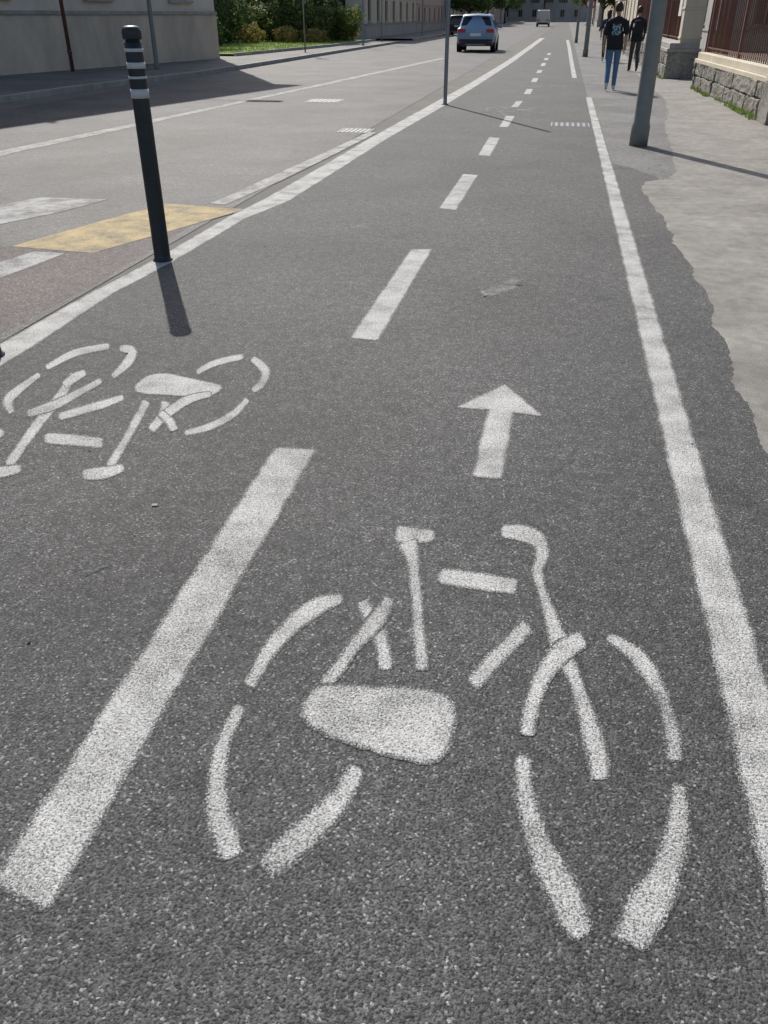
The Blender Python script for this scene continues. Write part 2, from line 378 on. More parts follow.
def bike_main(name,mat,dx=0,dy=0):
    e=empty(name)
    def q(n,pts,z=0): stroke(n,pts,mat,ZM+z,e,dx,dy)
    def pl(n,pts,z=0): poly(n,[(p[0]+dx,p[1]+dy) for p in gp(*pts)],mat,z=ZM+z,parent=e)
    q('saddle',[(395,533,17),(415,535,15),(435,535,11)],0)
    q('seat_tube',[(407,541,20),(412,556,13),(415,580,10),(419,630,10),(423,671,12)],.0003)
    q('top_tube',[(438,575,15),(478,581,16),(518,586,16)])
    q('handlebar',[(501,531,11),(522,533,16),(539,541,15),(542,556,12),(537,572,9),(545,600,10),(555,630,14),(562,650,22)])
    q('fork_right',[(556,640,16),(572,672,13),(585,710,15),(597,755,20),(600,780,16)],.0003)
    q('fork_left',[(584,638,16),(562,652,20),(543,676,15),(532,706,13),(527,736,12)],.0006)
    q('down_tube',[(529,624,15),(500,654,16),(471,685,16)])
    q('stay_front',[(362,600,11),(371,618,16),(379,632,15),(383,650,11),(386,670,11)])
    q('stay_rear',[(390,597,11),(377,620,17),(356,643,12),(338,668,11),(322,690,12)],.0003)
    pl('chain_case',[(316,684),(375,686),(436,689),(450,696),(456,708),(456,730),(445,757),(430,765),(370,750),(318,732),(303,722),(300,708),(306,694)],.0004)
    q('rear_wheel_a',[(343,598,9),(318,606,16),(288,629,16),(264,658,13),(249,687,11)])
    q('rear_wheel_b',[(241,705,10),(225,737,13),(217,777,17),(220,820,25),(232,858,25)])
    q('rear_wheel_c',[(358,766,11),(342,795,19),(314,826,28),(288,848,30),(264,871,23)])
    q('front_wheel_a',[(607,635,8),(636,656,15),(659,690,15),(672,730,15),(676,762,13)])
    q('front_wheel_b',[(679,782,13),(678,830,23),(666,872,33),(648,906,41),(629,946,35)])
    q('front_wheel_c',[(522,755,11),(526,798,17),(540,845,26),(562,890,33),(583,938,23)])
    return e
bike_main('bicycle_symbol',M['white'])
def bike_two(name,mat,dx=0,dy=0):
    e=empty(name)
    def q(n,pts,z=0): stroke(n,pts,mat,ZM+z,e,dx,dy)
    def pl(n,pts,z=0): poly(n,[(p[0]+dx,p[1]+dy) for p in gp(*pts)],mat,z=ZM+z,parent=e,edge=.014)
    pl('chain_case',[(149,375),(165,373),(222,385),(221,390),(208,397),(140,393),(134,389),(138,382)])
    q('rear_wheel_a',[(196,373,5),(215,363,6),(244,356,6)])
    q('rear_wheel_b',[(252,358,6),(265,370,9),(262,383,8),(252,391,5)])
    q('rear_wheel_c',[(248,399,5),(232,415,7),(208,427,7),(184,433,5)])
    q('stay_a',[(166,401,9),(163,415,9),(150,431,8)],.0003)
    q('stay_b',[(212,394,5),(190,399,8),(170,411,9),(160,420,8)],.0006)
    q('stay_c',[(160,412,7),(170,422,8),(174,431,7)],.0009)
    q('seat_tube',[(147,401,8),(130,432,8),(109,467,8)])
    q('saddle',[(82,474,10),(103,473,12),(124,467,6)],.0003)
    q('top_tube',[(44,438,10),(75,440,11),(104,443,10)])
    q('down_tube',[(58,417,7),(90,408,8),(124,397,6)])
    q('handlebar',[(74,374,8),(60,396,9),(42,418,10),(28,437,9),(8,466,10)])
    q('handle_end',[(-40,478,10),(-10,474,12),(22,468,8)],.0003)
    q('fork',[(26,414,7),(52,406,9),(78,393,7),(102,380,6)],.0003)
    q('fork_b',[(64,386,8),(74,378,9),(86,372,6)],.0006)
    q('front_wheel_a',[(46,368,5),(75,353,7),(110,346,6)])
    q('front_wheel_b',[(119,348,6),(131,351,10),(127,363,9),(112,377,5)])
    q('front_wheel_c',[(40,374,5),(18,390,8),(8,401,10),(12,413,6)])
    q('front_wheel_d',[(4,430,7),(-20,445,9),(-60,440,9)])
    return e
bike_two('bicycle_symbol',M['white'])
bike_two('bicycle_symbol',M['faint'],1.1,14.0)
bike_main('bicycle_symbol',M['faint'],-.3,22.0)

db=MB(); rr=random.Random(3)
for i in range(40):
    x=rr.uniform(-3,2.5); y=rr.uniform(1.2,14); s=rr.uniform(.003,.006); a=rr.uniform(0,6)
    db.box((x,y,.0082+s*.3),(s,s*rr.uniform(.6,2.0),s*.6),M['kerb'] if rr.random()<.6 else M['bark'],a)
p=G(155,507); db.box((p[0],p[1],.009),(.022,.014,.003),M['kerb'],.3)
p=G(97,572); db.tube([(p[0]-.02,p[1]-.04,.008),(p[0],p[1],.012),(p[0]+.025,p[1]+.03,.008)],[.001,.0018,.001],M['kerb'],6)
db.obj('street_litter')
def cover(u,v,w,d,name='manhole_cover'):
    x,y=G(u,v); b=MB(); b.box((x,y,.004),(w,d,.009),M['steel'])
    n=7
    for i in range(n): b.box((x-w/2+w*(i+.5)/n,y,.0095),(w/n*.5,d*.85,.004),M['blackpl'])
    b.obj(name)
cover(570,125,.62,.55,'drain_grate'); cover(325,101,.7,.7); cover(356,131,.5,.5)

# ------------------------------------------------------------------ left pavement and kerb
def kerbed(name,line,inner,z=.12):
    sheet(name,line+inner[::-1],z,M['old'])
    b=MB()
    for a,c in zip(line[:-1],line[1:]):
        A=Vector(a);C=Vector(c); d=(C-A); n=max(1,int(d.length/1.0)); t=d.normalized(); nn=Vector((t.y,-t.x))
        for k in range(n):
            m=A.lerp(C,(k+.5)/n)+nn*.075
            b.box((m.x,m.y,z/2+.002),(.15,d.length/n-.008,z+.004),M['kerb'],math.atan2(t.y,t.x)-math.pi/2)
    b.obj('kerb')
kerbed('pavement',[(KX-1.0,-20),(KX-1.0,15),(KX-.9,20),(KX-.25,26),(KX-.15,60)],[(-22,-20),(-17,15),(-15.5,20),(-14.5,30),(-12.5,60)])
kerbed('pavement',[(KX-.15,66),(KX-.1,400)],[(-14,66),(-14,400)])
sheet('side_street',[(-60,60.2),(KX-.1,60.2),(KX-.1,65.8),(-60,65.8)],.0045,M['road'])

# ------------------------------------------------------------------ buildings
def facade(wall,gl,det,P,Q,H,wallmat,plinth_h,pm,floors,bay,shut=True,first=2.6):
    P=Vector((P[0],P[1],0));Q=Vector((Q[0],Q[1],0)); d=Q-P; Ln=d.length; t=d.normalized(); n=Vector((t.y,-t.x,0))
    nb=max(1,int(Ln/bay)); bw=Ln/nb; ww=1.15
    us=[0];cols=[]
    for i in range(nb):
        c=(i+.5)*bw; us+= [c-ww/2,c+ww/2]; cols.append(len(us)-2)
    us.append(Ln)
    fh=(H-.6)/floors; zs=[0];rows=[]
    for f in range(floors):
        s=f*fh+ (first if f==0 else 1.0); e=min(s+1.7,(f+1)*fh-.25) if f==0 else f*fh+2.6
        if e-s<.5: e=s+.5
        zs+=[s,e]; rows.append(len(zs)-2)
    zs.append(H)
    def W(u,z,o=0): return P+t*u+n*o+Vector((0,0,z))
    for i in range(len(us)-1):
        for j in range(len(zs)-1):
            a=[W(us[i],zs[j]),W(us[i+1],zs[j]),W(us[i+1],zs[j+1]),W(us[i],zs[j+1])]
            if i in cols and j in rows:
                b=[W(us[i],zs[j],-.18),W(us[i+1],zs[j],-.18),W(us[i+1],zs[j+1],-.18),W(us[i],zs[j+1],-.18)]
                wall.add(a+b,[(0,1,5,4),(1,2,6,5),(2,3,7,6),(3,0,4,7)],wallmat)
                gl.add(b,[(0,1,2,3)],M['glass'])
                u0,u1,z0,z1=us[i],us[i+1],zs[j],zs[j+1]; rz=math.atan2(t.y,t.x)
                for (cu,cz,du,dz) in (((u0+u1)/2,(z0+z1)/2,.07,z1-z0),(u0+.035,(z0+z1)/2,.07,z1-z0),(u1-.035,(z0+z1)/2,.07,z1-z0),((u0+u1)/2,z0+.035,u1-u0-.15,.065),((u0+u1)/2,z1-.035,u1-u0-.15,.065)):
                    c=W(cu,cz,-.14); det.box(c,(du,.06,dz),M['frame'],rz)
                c=W((u0+u1)/2,z0-.05,.04); det.box(c,(u1-u0+.24,.16,.08),M['kerb'],rz)
                if shut and j!=rows[0]:
                    for sg in(-1,1):
                        c=W((u0+u1)/2+sg*(ww/2+.3),(z0+z1)/2,.035); det.box(c,(.52,.05,z1-z0),M['shutter'],rz)
            else: wall.add(a,[(0,1,2,3)],wallmat)
    rz=math.atan2(t.y,t.x)
    c=W(Ln/2,plinth_h/2,.03); det.box(c,(Ln-.02,.08,plinth_h),pm,rz)
    c=W(Ln/2,plinth_h+.06,.045); det.box(c,(Ln-.02,.13,.10),M['kerb'],rz)
    c=W(Ln/2,H-.15,.12); det.box(c,(Ln+.2,.3,.28),wallmat,rz)
    for f in range(1,floors):
        c=W(Ln/2,f*fh+.05,.03); det.box(c,(Ln,.08,.16),wallmat,rz)
def building(name,foot,H,wallmat,pm,floors=3,plinth_h=.9,bay=3.4,roof=2.2,first=1.1):
    e=empty(name); wall=MB();gl=MB();det=MB()
    ar=sum(foot[i][0]*foot[(i+1)%4][1]-foot[(i+1)%4][0]*foot[i][1] for i in range(4))
    if ar<0: foot=foot[::-1]
    for i in range(4): facade(wall,gl,det,foot[i],foot[(i+1)%4],H,wallmat,plinth_h,pm,floors,bay,first=first)
    wall.obj('walls',e); gl.obj('windows',e); det.obj('trim',e)
    c=sum((Vector((p[0],p[1])) for p in foot),Vector((0,0)))/4
    o=[Vector(p) +(Vector(p)-c).normalized()*.8 for p in foot]
    a,b,cc,d=o
    m1=((a+d)/2).lerp(c,.45) if (a-d).length<(a-b).length else ((a+b)/2).lerp(c,.45)
    m2=c*2-m1
    V=[(p.x,p.y,H) for p in o]+[(m1.x,m1.y,H+roof),(m2.x,m2.y,H+roof)]
    if (a-d).length<(a-b).length: fs=[(0,1,5,4),(1,2,5),(2,3,4,5),(3,0,4)]
    else: fs=[(0,1,4),(1,2,5,4),(2,3,5),(3,0,4,5)]
    meshobj('roof',V,fs+[(3,2,1,0)],M['roof'],e)
    return e
b1=building('plaster_building',[(-20.2,0),(-13.0,34.2),(-24.8,36.7),(-32,2.5)],11.6,M['plaster1'],M['plinth1'],3,1.55,4.0,2.5,first=2.0)
dp=MB(); x,y=G(74,76)
dp.tube([(x+.05,y-.1,.12),(x+.05,y-.1,11.2)],.055,M['iron'],12)
for z in (.6,2.6,4.6,6.6,8.6): dp.tube([(x+.05,y-.1,z),(x+.05,y-.1,z+.06)],.075,M['iron'],12)
dp.obj('drainpipe',b1)
building('cream_house',[(-14.4,68),(-14.4,92),(-34,92),(-34,68)],9,M['cream'],M['grey'],3,.9)
building('garden_house',[(-27,38.5),(-27,59),(-40,59),(-40,38.5)],8,M['ochre'],M['grey'],2,.8)
cols=['rose','grey','ochre','cream','plaster1']
yy=94
for i in range(7):
    ln=rr.uniform(14,26); xx=-14.3-rr.uniform(0,.8)
    building('town_house',[(xx,yy),(xx,yy+ln),(xx-13,yy+ln),(xx-13,yy)],rr.choice([8,9.5,11]),M[cols[i%5]],M['grey'],3,.8,bay=3.6); yy+=ln+.4
yy=50
for i in range(9):
    ln=rr.uniform(14,24); xx=4.6+rr.uniform(0,.8) if i>0 else 7.5
    building('town_house',[(xx+13,yy),(xx+13,yy+ln),(xx,yy+ln),(xx,yy)],rr.choice([9,12,13]),M[cols[(i*2+1)%5]],M['grey'],3,.8,bay=3.6); yy+=ln+.4
building('town_house',[(22,6),(22,44),(11,44),(11,6)],9,M['cream'],M['grey'],3,.8)
building('town_house',[(8,262),(8,276),(-18,276),(-18,262)],14,M['grey'],M['grey'],4,.8)
building('town_house',[(-18,240),(-18,262),(-40,262),(-40,240)],12,M['rose'],M['grey'],4,.8)

# ------------------------------------------------------------------ right: rubble plinth walls with iron railings and piers
def railing(name,P,Q,base,top,mat=None,sp=.17):
    b=MB(); P=Vector(P);Q=Vector(Q); d=Q-P; n=int(d.length/sp); mat=mat or M['iron']; rz=math.atan2(d.y,d.x)
    for i in range(n+1):
        p=P.lerp(Q,i/n); b.tube([(p.x,p.y,base),(p.x,p.y,top-.06),(p.x,p.y,top+.06)],[.011,.011,.002],mat,6)
    m=(P+Q)/2
    for z in (base+.10,top-.12): b.box((m.x,m.y,z),(d.length,.035,.03),mat,rz)
    k=max(1,int(d.length/2.4))
    for i in range(k+1):
        p=P.lerp(Q,i/k); b.box((p.x,p.y,(base+top)/2+.05),(.06,.06,top-base+.1),mat,rz)
    return b.obj(name)
def rockwall(name,P,Q,th,h,capmat):
    e=empty(name); P=Vector(P);Q=Vector(Q); d=(Q-P); t=d.normalized(); n=Vector((t.y,-t.x)); 
    b=MB(); r2=random.Random(int(P.y*10)); rz=math.atan2(t.y,t.x); z=0; lay=2
    b.box(tuple((P+Q)/2)+(h/2,),(d.length-.02,th-.10,h-.01),M['rubble'],rz)
    for L_ in range(lay):
        hh=h/lay; u=-r2.uniform(0,.3)
        while u<d.length:
            w=r2.uniform(.4,.9); a=max(u,0);c=min(u+w,d.length)
            if c-a>.05:
                for s in(-1,1):
                    off=th/2-.07+r2.uniform(0,.03); m=P+t*((a+c)/2)+n*(off*s)
                    b.box((m.x,m.y,z+hh/2),(c-a-.012,.14+r2.uniform(0,.03),hh-.012),M['rubble'],rz)
            u+=w
        z+=hh
    ob=b.obj('stone_blocks',e)
    mod=ob.modifiers.new('bev','BEVEL'); mod.width=.025; mod.segments=2
    sub=ob.modifiers.new('sub','SUBSURF'); sub.subdivision_type='SIMPLE'; sub.levels=sub.render_levels=2
    tx=bpy.data.textures.new('rock','CLOUDS'); tx.noise_scale=.10; dm=ob.modifiers.new('d','DISPLACE'); dm.texture=tx; dm.strength=.06; dm.mid_level=.5
    c=MB(); m=(P+Q)/2
    c.box((m.x,m.y,h+.02),(d.length+.04,th+.06,.09),capmat,rz); c.box((m.x,m.y,h+.13),(d.length,th-.06,.14),capmat,rz)
    o=c.obj('coping',e); bv=o.modifiers.new('b','BEVEL'); bv.width=.012
    return e
B0=(3.42,23.9);B1=(3.70,16.4)
rockwall('boundary_wall',B0,B1,.42,.58,M['cream'])
rockwall('boundary_wall',(3.70,14.9),(4.2,2),.42,.58,M['cream'])
rockwall('boundary_wall',(3.3,27.3),(3.3,49),.85,.68,M['kerb'])
railing('iron_railing',(3.43,23.8),(3.68,16.8),.78,2.3)
railing('iron_railing',(3.72,14.6),(4.15,3),.78,2.3)
railing('iron_railing',(3.45,28.3),(3.4,49),.86,2.4)
def pier(x,y,w,h,rz=0):
    b=MB(); b.box((x,y,.3),(w+.12,w+.12,.6),M['rubble'],rz); b.box((x,y,.6+h/2),(w,w,h),M['cream'],rz)
    b.box((x,y,.66),(w+.1,w+.1,.1),M['cream'],rz)
    for z in (1.0,h*.5+.6,h+.3): b.box((x,y,z),(w+.04,w+.04,.05),M['cream'],rz)
    b.box((x,y,.62+h),(w+.16,w+.16,.1),M['cream'],rz); b.box((x,y,.71+h),(w+.04,w+.04,.1),M['cream'],rz)
    o=b.obj('gate_pier'); m=o.modifiers.new('b','BEVEL'); m.width=.01
pier(3.72,16.0,.62,2.3); pier(3.45,27.75,.55,2.2)
railing('iron_gate',(3.9,24.0),(3.9,27.4),.08,2.2)
sb=MB(); sb.box((3.25,29.2,1.75),(.03,.6,.45),M['plate']); sb.box((3.35,29.2,1.75),(.16,.03,.04),M['steel']); sb.obj('notice_board')

# ------------------------------------------------------------------ vegetation
def leaves(name,blobs,count,size,mats,parent=None,seed=1,shell=.5):
    r=random.Random(seed); vs=[];fs=[];ms=[]
    tot=sum(b[3]*b[4]*b[5] for b in blobs)
    for b in blobs:
        n=int(count*b[3]*b[4]*b[5]/tot)
        for i in range(n):
            d=Vector((r.gauss(0,1),r.gauss(0,1),r.gauss(0,1))).normalized(); k=r.uniform(shell,1.0)**.6*(1+.35*mnoise.noise(d*2.2+Vector((b[0],b[1],b[2]))))
            c=Vector((b[0]+d.x*b[3]*k,b[1]+d.y*b[4]*k,b[2]+d.z*b[5]*k))
            if c.z<.1: continue
            if mnoise.noise(c*1.6)<-.32: continue
            a=Vector((r.gauss(0,1),r.gauss(0,1),r.gauss(0,1))).normalized(); s=size*r.uniform(.6,1.4); q=a.cross(d)
            if q.length<.05: continue
            q.normalize(); o=len(vs)
            vs+=[c-a*s,c+q*s*.5,c+a*s,c-q*s*.5]; fs.append((o,o+1,o+2,o+3))
            ms.append(0 if r.random()<.6 else (1 if r.random()<.8 else len(mats)-1))
    ob=meshobj(name,vs,fs,mats,parent); ob.data.polygons.foreach_set('material_index',[min(m,len(mats)-1) for m in ms]); return ob
hb=[]
for i in range(15):
    t=i/14; hb.append((-18.5+5.2*t+rr.uniform(-.4,.4),54+2.5*t+rr.uniform(-.6,.6),1.0+rr.uniform(-.15,.25),1.0,1.0,rr.uniform(.8,1.1)))
leaves('hedge',hb,28000,.08,[M['leaf'],M['leafd'],M['leafy']],seed=5)
hb=[(-18.6,47,1.3,1.2,1.2,1.6),(-19.3,49.5,1.5,1.4,1.3,1.9),(-18.4,51.5,1.2,1.1,1.2,1.5),(-20.6,52.5,1.5,1.5,1.3,1.9),(-17.2,44.5,.7,.7,.8,.8)]
hb+=[(-20.5+i*1.1,59.2,1.6,1.0,.8,1.9) for i in range(6)]
leaves('dark_shrubs',hb,30000,.09,[M['leafd'],M['leafd'],M['leaf']],seed=9)
hb=[(-17.0,50,.6,.8,.7,.55),(-15.6,52,.55,.8,.7,.5),(-14.2,53,.5,.8,.9,.45),(-13.3,57,.7,.9,.9,.75)]
leaves('flowering_shrub',hb,8000,.055,[M['leafy'],M['leaf'],M['leafy']],seed=6)
def tree(x,y,h,r,seed):
    q=random.Random(seed); e=empty('tree',(0,0,0)); b=MB()
    b.tube([(x,y,0),(x+.05,y,.5),(x+.02,y+.05,h*.3),(x+.1,y,h*.5),(x,y,h*.75)],[r*.085,r*.06,r*.05,r*.04,r*.02],M['bark'],10)
    bl=[]
    for i in range(9):
        a=i*2.4; z=h*q.uniform(.35,.55); ex=x+math.cos(a)*r*.65;ey=y+math.sin(a)*r*.65;ez=z+h*q.uniform(.12,.35)
        b.tube([(x,y,z),((x+ex)/2,(y+ey)/2,z+(ez-z)*.6),(ex,ey,ez)],[r*.03,r*.02,r*.008],M['bark'],6)
        bl.append((ex,ey,ez,r*.45,r*.45,r*.36))
    bl.append((x,y,h*.85,r*.5,r*.5,r*.4))
    b.obj('trunk',e); leaves('crown',bl,9000,.12,[M['leafd'],M['leaf']],e,seed,.3)
tree(-19.5,45,7,2.6,1); tree(-22,52,8,3,2); tree(-16.5,57.5,7,2.5,3); tree(7.5,34,8,3,4); tree(7.8,20,6,2.4,5)
tree(-6,255,12,5,6); tree(-12,120,5,2.6,7); tree(-12.2,150,6,3,8); tree(3.9,110,5.5,2.4,9); tree(3.6,170,6,3,10); tree(-12,190,6,3.5,11)
sheet('garden_bed',[(-13.1,36.2),(-12.1,48),(-12.0,59.5),(-26,59.5),(-26,36.2)],.20,M['grass'])
gk=MB()
for (a,c) in (((-13.1,36.2),(-12.1,48)),((-12.1,48),(-12.0,59.5))):
    A=Vector(a);C=Vector(c);m=(A+C)/2;d=C-A; gk.box((m.x+.06,m.y,.12),(.12,d.length,.24),M['kerb'],math.atan2(d.y,d.x)-math.pi/2)
gk.obj('garden_kerb')
def tufts(name,boxes,n,hh,seed,z0=.0):
    r=random.Random(seed); vs=[];fs=[]
    for (x0,y0,x1,y1) in boxes:
        for i in range(n):
            x=x0+(x1-x0)*r.random(); y=y0+(y1-y0)*r.random()
            if mnoise.noise(Vector((x*2.5,y*2.5,4)))<-.05: continue
            a=r.uniform(0,6.3); w=.012; h=hh*r.uniform(.4,1.2); o=len(vs); l=r.uniform(-.05,.05)
            vs+=[(x-w*math.cos(a),y-w*math.sin(a),z0),(x+w*math.cos(a),y+w*math.sin(a),z0),(x+l,y+l*.7,z0+h)]; fs.append((o,o+1,o+2))
    return meshobj(name,vs,fs,[M['leaf']])
tufts('grass_blades',[(-17.0,36.5,-12.5,57)],12000,.09,3,.2)
tufts('weeds',[(3.14,21,3.24,23.9),(3.24,16.4,3.42,20.5),(2.76,27.0,2.87,33)],420,.10,8)

# ------------------------------------------------------------------ street furniture
def bollard(x,y):
    e=empty('bollard',(x,y,0)); b=MB()
    b.lathe([(.072,.006),(.072,.012),(.060,.016),(.058,.05),(.056,1.30),(.058,1.40)],(0,0,0),M['bollard'],28)
    b.lathe([(.046,1.40),(.046,1.415)],(0,0,0),M['bollard'],28)
    b.lathe([(.060,1.415),(.062,1.43),(.062,1.46),(.056,1.480),(.040,1.490),(.012,1.493)],(0,0,0),M['bollard'],28)
    b.obj('post',e); c=MB()
    for z0,z1 in ((1.345,1.365),(1.250,1.285),(1.190,1.205),(1.075,1.130)):
        c.lathe([(.0595,z0),(.0595,z1)],(0,0,0),M['reflect'],28)
    c.obj('reflective_bands',e)
bx,by=G(163,261); bollard(bx,by); bx,by=G(-9,357); bollard(bx,by)
def plainpole(name,x,y,r,h,mat,z0=0):
    b=MB(); b.lathe([(r*1.9,z0),(r*1.9,z0+.012),(r*1.05,z0+.03),(r,z0+.06),(r,h-.01),(r*.6,h)],(x,y,0),mat,20); return b.obj(name)
x,y=G(445,105); plainpole('sign_post',x,y,.038,4.1,M['steel'])
def lamp(x,y,r,h,arm=1.5,side=-1):
    b=MB(); b.lathe([(r*1.15,0),(r*1.15,.25),(r,.3),(r*.95,1.2),(r*.55,h)],(x,y,0),M['lamppost'],24)
    b.tube([(x,y,h-.1),(x+side*arm*.3,y,h+.35),(x+side*arm,y,h+.45)],[r*.5,r*.35,r*.3],M['lamppost'],12)
    b.box((x+side*(arm+.3),y,h+.44),(.75,.28,.12),M['lamppost']); b.box((x+side*(arm+.3),y,h+.37),(.5,.2,.03),M['plate'])
    b.obj('street_lamp')
x,y=G(638,146); lamp(x,y,.108,8.5,1.8)
x,y=G(585,57); lamp(x,y,.10,8.5,1.8)
x,y=G(576,43); lamp(x,y,.09,8.5,1.8)
lamp(-12.3,27,.07,8,1.5,1); plainpole('sign_post',-10.8,50.5,.05,4,M['steel'],.12); plainpole('sign_post',-11.2,75,.05,4,M['steel'],.12)
def roundsign(x,y,h,col,r=.3,z0=.12):
    e=empty('traffic_sign',(x,y,0)); b=MB(); b.tube([(0,0,z0),(0,0,h)],.03,M['steel'],12); b.obj('post',e)
    c=MB(); c.tube([(0,-.05,h-.35),(0,-.04,h-.35)],r,col,28); c.obj('face',e); d=MB(); d.tube([(0,-.056,h-.35),(0,-.051,h-.35)],r*.72,M['plate'],28); d.obj('disc',e)
roundsign(-11.0,57,3.6,M['redlamp']); roundsign(-11.3,40.5,3.4,simple('sign_blue',(.02,.08,.35),.4)); roundsign(1.4,62,2.5,M['redlamp'],z0=0)

# ------------------------------------------------------------------ cars
def car(name,x,y,rz,col,Ln=4.2,Wd=1.80,H=1.58,van=False):
    e=empty(name,(x,y,.004),rz); body=simple(name+'_paint',col,.35,.0,.06,3,coat=.4)
    hw=Wd/2; y0=-Ln/2  # rear at -Y, faces +Y
    belt=.98 if not van else 1.15
    if van: st=[(0,.45,H*.80,.9,.90),(.06,.35,H*.97,.9,.97),(.5,.28,H,.9,1),(3.2,.26,H,.9,1),(3.5,.26,H*.97,.88,1),(4.0,.26,belt+.08,.85,.99),(4.55,.28,belt-.15,.8,.94),(4.75,.4,.8,.75,.85)]; Ls=Ln/4.75
    else: st=[(0,.48,.95,.93,.90),(.05,.36,1.02,.86,.96),(.16,.30,1.12,.82,.99),(.48,.26,H-.08,.74,1),(.75,.24,H,.74,1),(2.1,.24,H-.02,.75,1),(2.45,.24,H-.10,.75,1),(3.15,.24,1.04,.84,1),(3.75,.25,.93,.84,.97),(4.08,.30,.80,.82,.90),(4.2,.42,.66,.8,.80)]; Ls=Ln/4.2
    rings=[]
    for (yy_,bo,tp,ts,ws) in st:
        w=hw*ws; bz=min(belt,tp-.04)
        half=[(0,bo),(w*.86,bo),(w*.97,bo+.12),(w,(bo+bz)/2),(w*.975,bz),(w*ts,tp-.035),(w*ts*.88,tp),(0,tp+.02)]
        ring=[Vector((a,y0+yy_*Ls,z)) for a,z in half]+[Vector((-a,y0+yy_*Ls,z)) for a,z in half[-2:0:-1]]
        rings.append(ring)
    n=len(rings[0]); vs=[v for r in rings for v in r]; fs=[]
    for i in range(len(rings)-1):
        for k in range(n): fs.append((i*n+k,i*n+(k+1)%n,(i+1)*n+(k+1)%n,(i+1)*n+k))
    fs.append(tuple(range(n))[::-1]); fs.append(tuple((len(rings)-1)*n+k for k in range(n)))
    me=bpy.data.meshes.new('body'); me.from_pydata([tuple(v) for v in vs],[],fs); me.materials.append(body)
    bm=bmesh.new(); bm.from_mesh(me); bmesh.ops.recalc_face_normals(bm,faces=bm.faces); bm.to_mesh(me); bm.free()
    for p in me.polygons: p.use_smooth=True
    bo=link(bpy.data.objects.new('body',me),e); m=bo.modifiers.new('b','BEVEL'); m.width=.035; m.segments=3; m.limit_method='ANGLE'; m.angle_limit=R(25)
    g=MB()
    def pan(p): g.add(p,[(0,1,2,3)],M['carglass'])
    if not van:
        ya,za=y0+.16*Ls,1.10; yb,zb=y0+.48*Ls,H-.13
        wA=hw*.80;wB=hw*.66
        pan([Vector((-wA,ya-.02,za)),Vector((wA,ya-.02,za)),Vector((wB,yb-.05,zb)),Vector((-wB,yb-.05,zb))])
        ya,za=y0+3.12*Ls,1.07; yb,zb=y0+2.5*Ls,H-.12
        pan([Vector((wA,ya+.03,za+.02)),Vector((-wA,ya+.03,za+.02)),Vector((-wB*1.02,yb+.05,zb+.01)),Vector((wB*1.02,yb+.05,zb+.01))])
        for s in(-1,1):
            for (a,b_,c,d) in ((.35,1.0,1.0,.62),(1.06,1.95,1.95,1.06),(2.0,2.95,2.45,2.0)):
                xb=hw*.975+.004; xt=hw*.75+.012
                pan([Vector((s*xb,y0+a*Ls,1.01)),Vector((s*xb,y0+b_*Ls,1.01)),Vector((s*xt,y0+c*Ls,H-.11)),Vector((s*xt,y0+d*Ls,H-.11))])
    else:
        for s in(-1,1):
            pan([Vector((s*hw*.08,y0+.015,1.2)),Vector((s*hw*.8,y0+.015,1.2)),Vector((s*hw*.78,y0+.03,H-.3)),Vector((s*hw*.08,y0+.03,H-.3))])
            pan([Vector((s*(hw+.005),y0+2.6*Ls,1.2)),Vector((s*(hw+.005),y0+3.7*Ls,1.2)),Vector((s*(hw*.9),y0+3.4*Ls,H-.2)),Vector((s*(hw*.9),y0+2.6*Ls,H-.2))])
        pan([Vector((-hw*.85,y0+4.05*Ls,belt+.1)),Vector((hw*.85,y0+4.05*Ls,belt+.1)),Vector((hw*.8,y0+3.54*Ls,H-.12)),Vector((-hw*.8,y0+3.54*Ls,H-.12))])
    g.obj('glass',e)
    d=MB()
    d.box((0,y0+.04,.42),(Wd*.86,.12,.26),M['blackpl']); d.box((0,y0-.01,.33),(Wd*.5,.08,.06),M['steel'])
    d.box((0,y0-.012,.74),(.52,.03,.12),M['plate'])
    for s in(-1,1):
        d.box((s*hw*.74,y0+.03,.90),(.36,.12,.15),M['redlamp']); d.box((s*hw*.78,y0,.44),(.14,.06,.06),M['redlamp'])
        d.box((s*hw*.68,y0+Ln-.10,.68),(.36,.16,.14),M['rim'])
        d.box((s*(hw+.10),y0+2.75*Ls,1.05),(.20,.12,.14),body); d.box((s*(hw*.70),y0+1.4*Ls,H+.015),(.04,1.4,.03),M['blackpl'])
    d.box((0,y0+Ln-.05,.5),(Wd*.8,.10,.22),M['blackpl']); d.box((0,y0+.40*Ls,H-.01),(Wd*.58,.22,.03),body)
    d.box((0,y0+Ln-.02,.52),(.5,.1,.11),M['plate'])
    d.obj('trim',e)
    w=MB(); wr=.33
    for yy_ in (.78,3.38 if not van else 3.75):
        for s in(-1,1):
            c=y0+yy_*Ls
            w.tube([(s*(hw-.02),c,wr),(s*(hw+.004),c,wr)],wr+.07,M['blackpl'],28)
            w.tube([(s*(hw-.22),c,wr),(s*hw,c,wr),(s*(hw+.012),c,wr)],[wr,wr,wr-.02],M['tyre'],28)
            w.tube([(s*(hw+.012),c,wr),(s*(hw+.018),c,wr)],.2,M['rim'],20)
    w.obj('wheels',e)
x,y=G(477,52.5); car('hatchback_car',x-.15,y+2.1,R(1),(.20,.32,.47),4.15,1.84,1.6)
car('hatchback_car',-9.2,84,R(0),(.03,.03,.035))
car('delivery_van',-3.5,150,R(0),(.5,.5,.5),5.2,1.95,2.2,True)
car('hatchback_car',-9.2,98,R(0),(.4,.4,.4)); car('hatchback_car',-9.2,112,R(0),(.12,.13,.16))

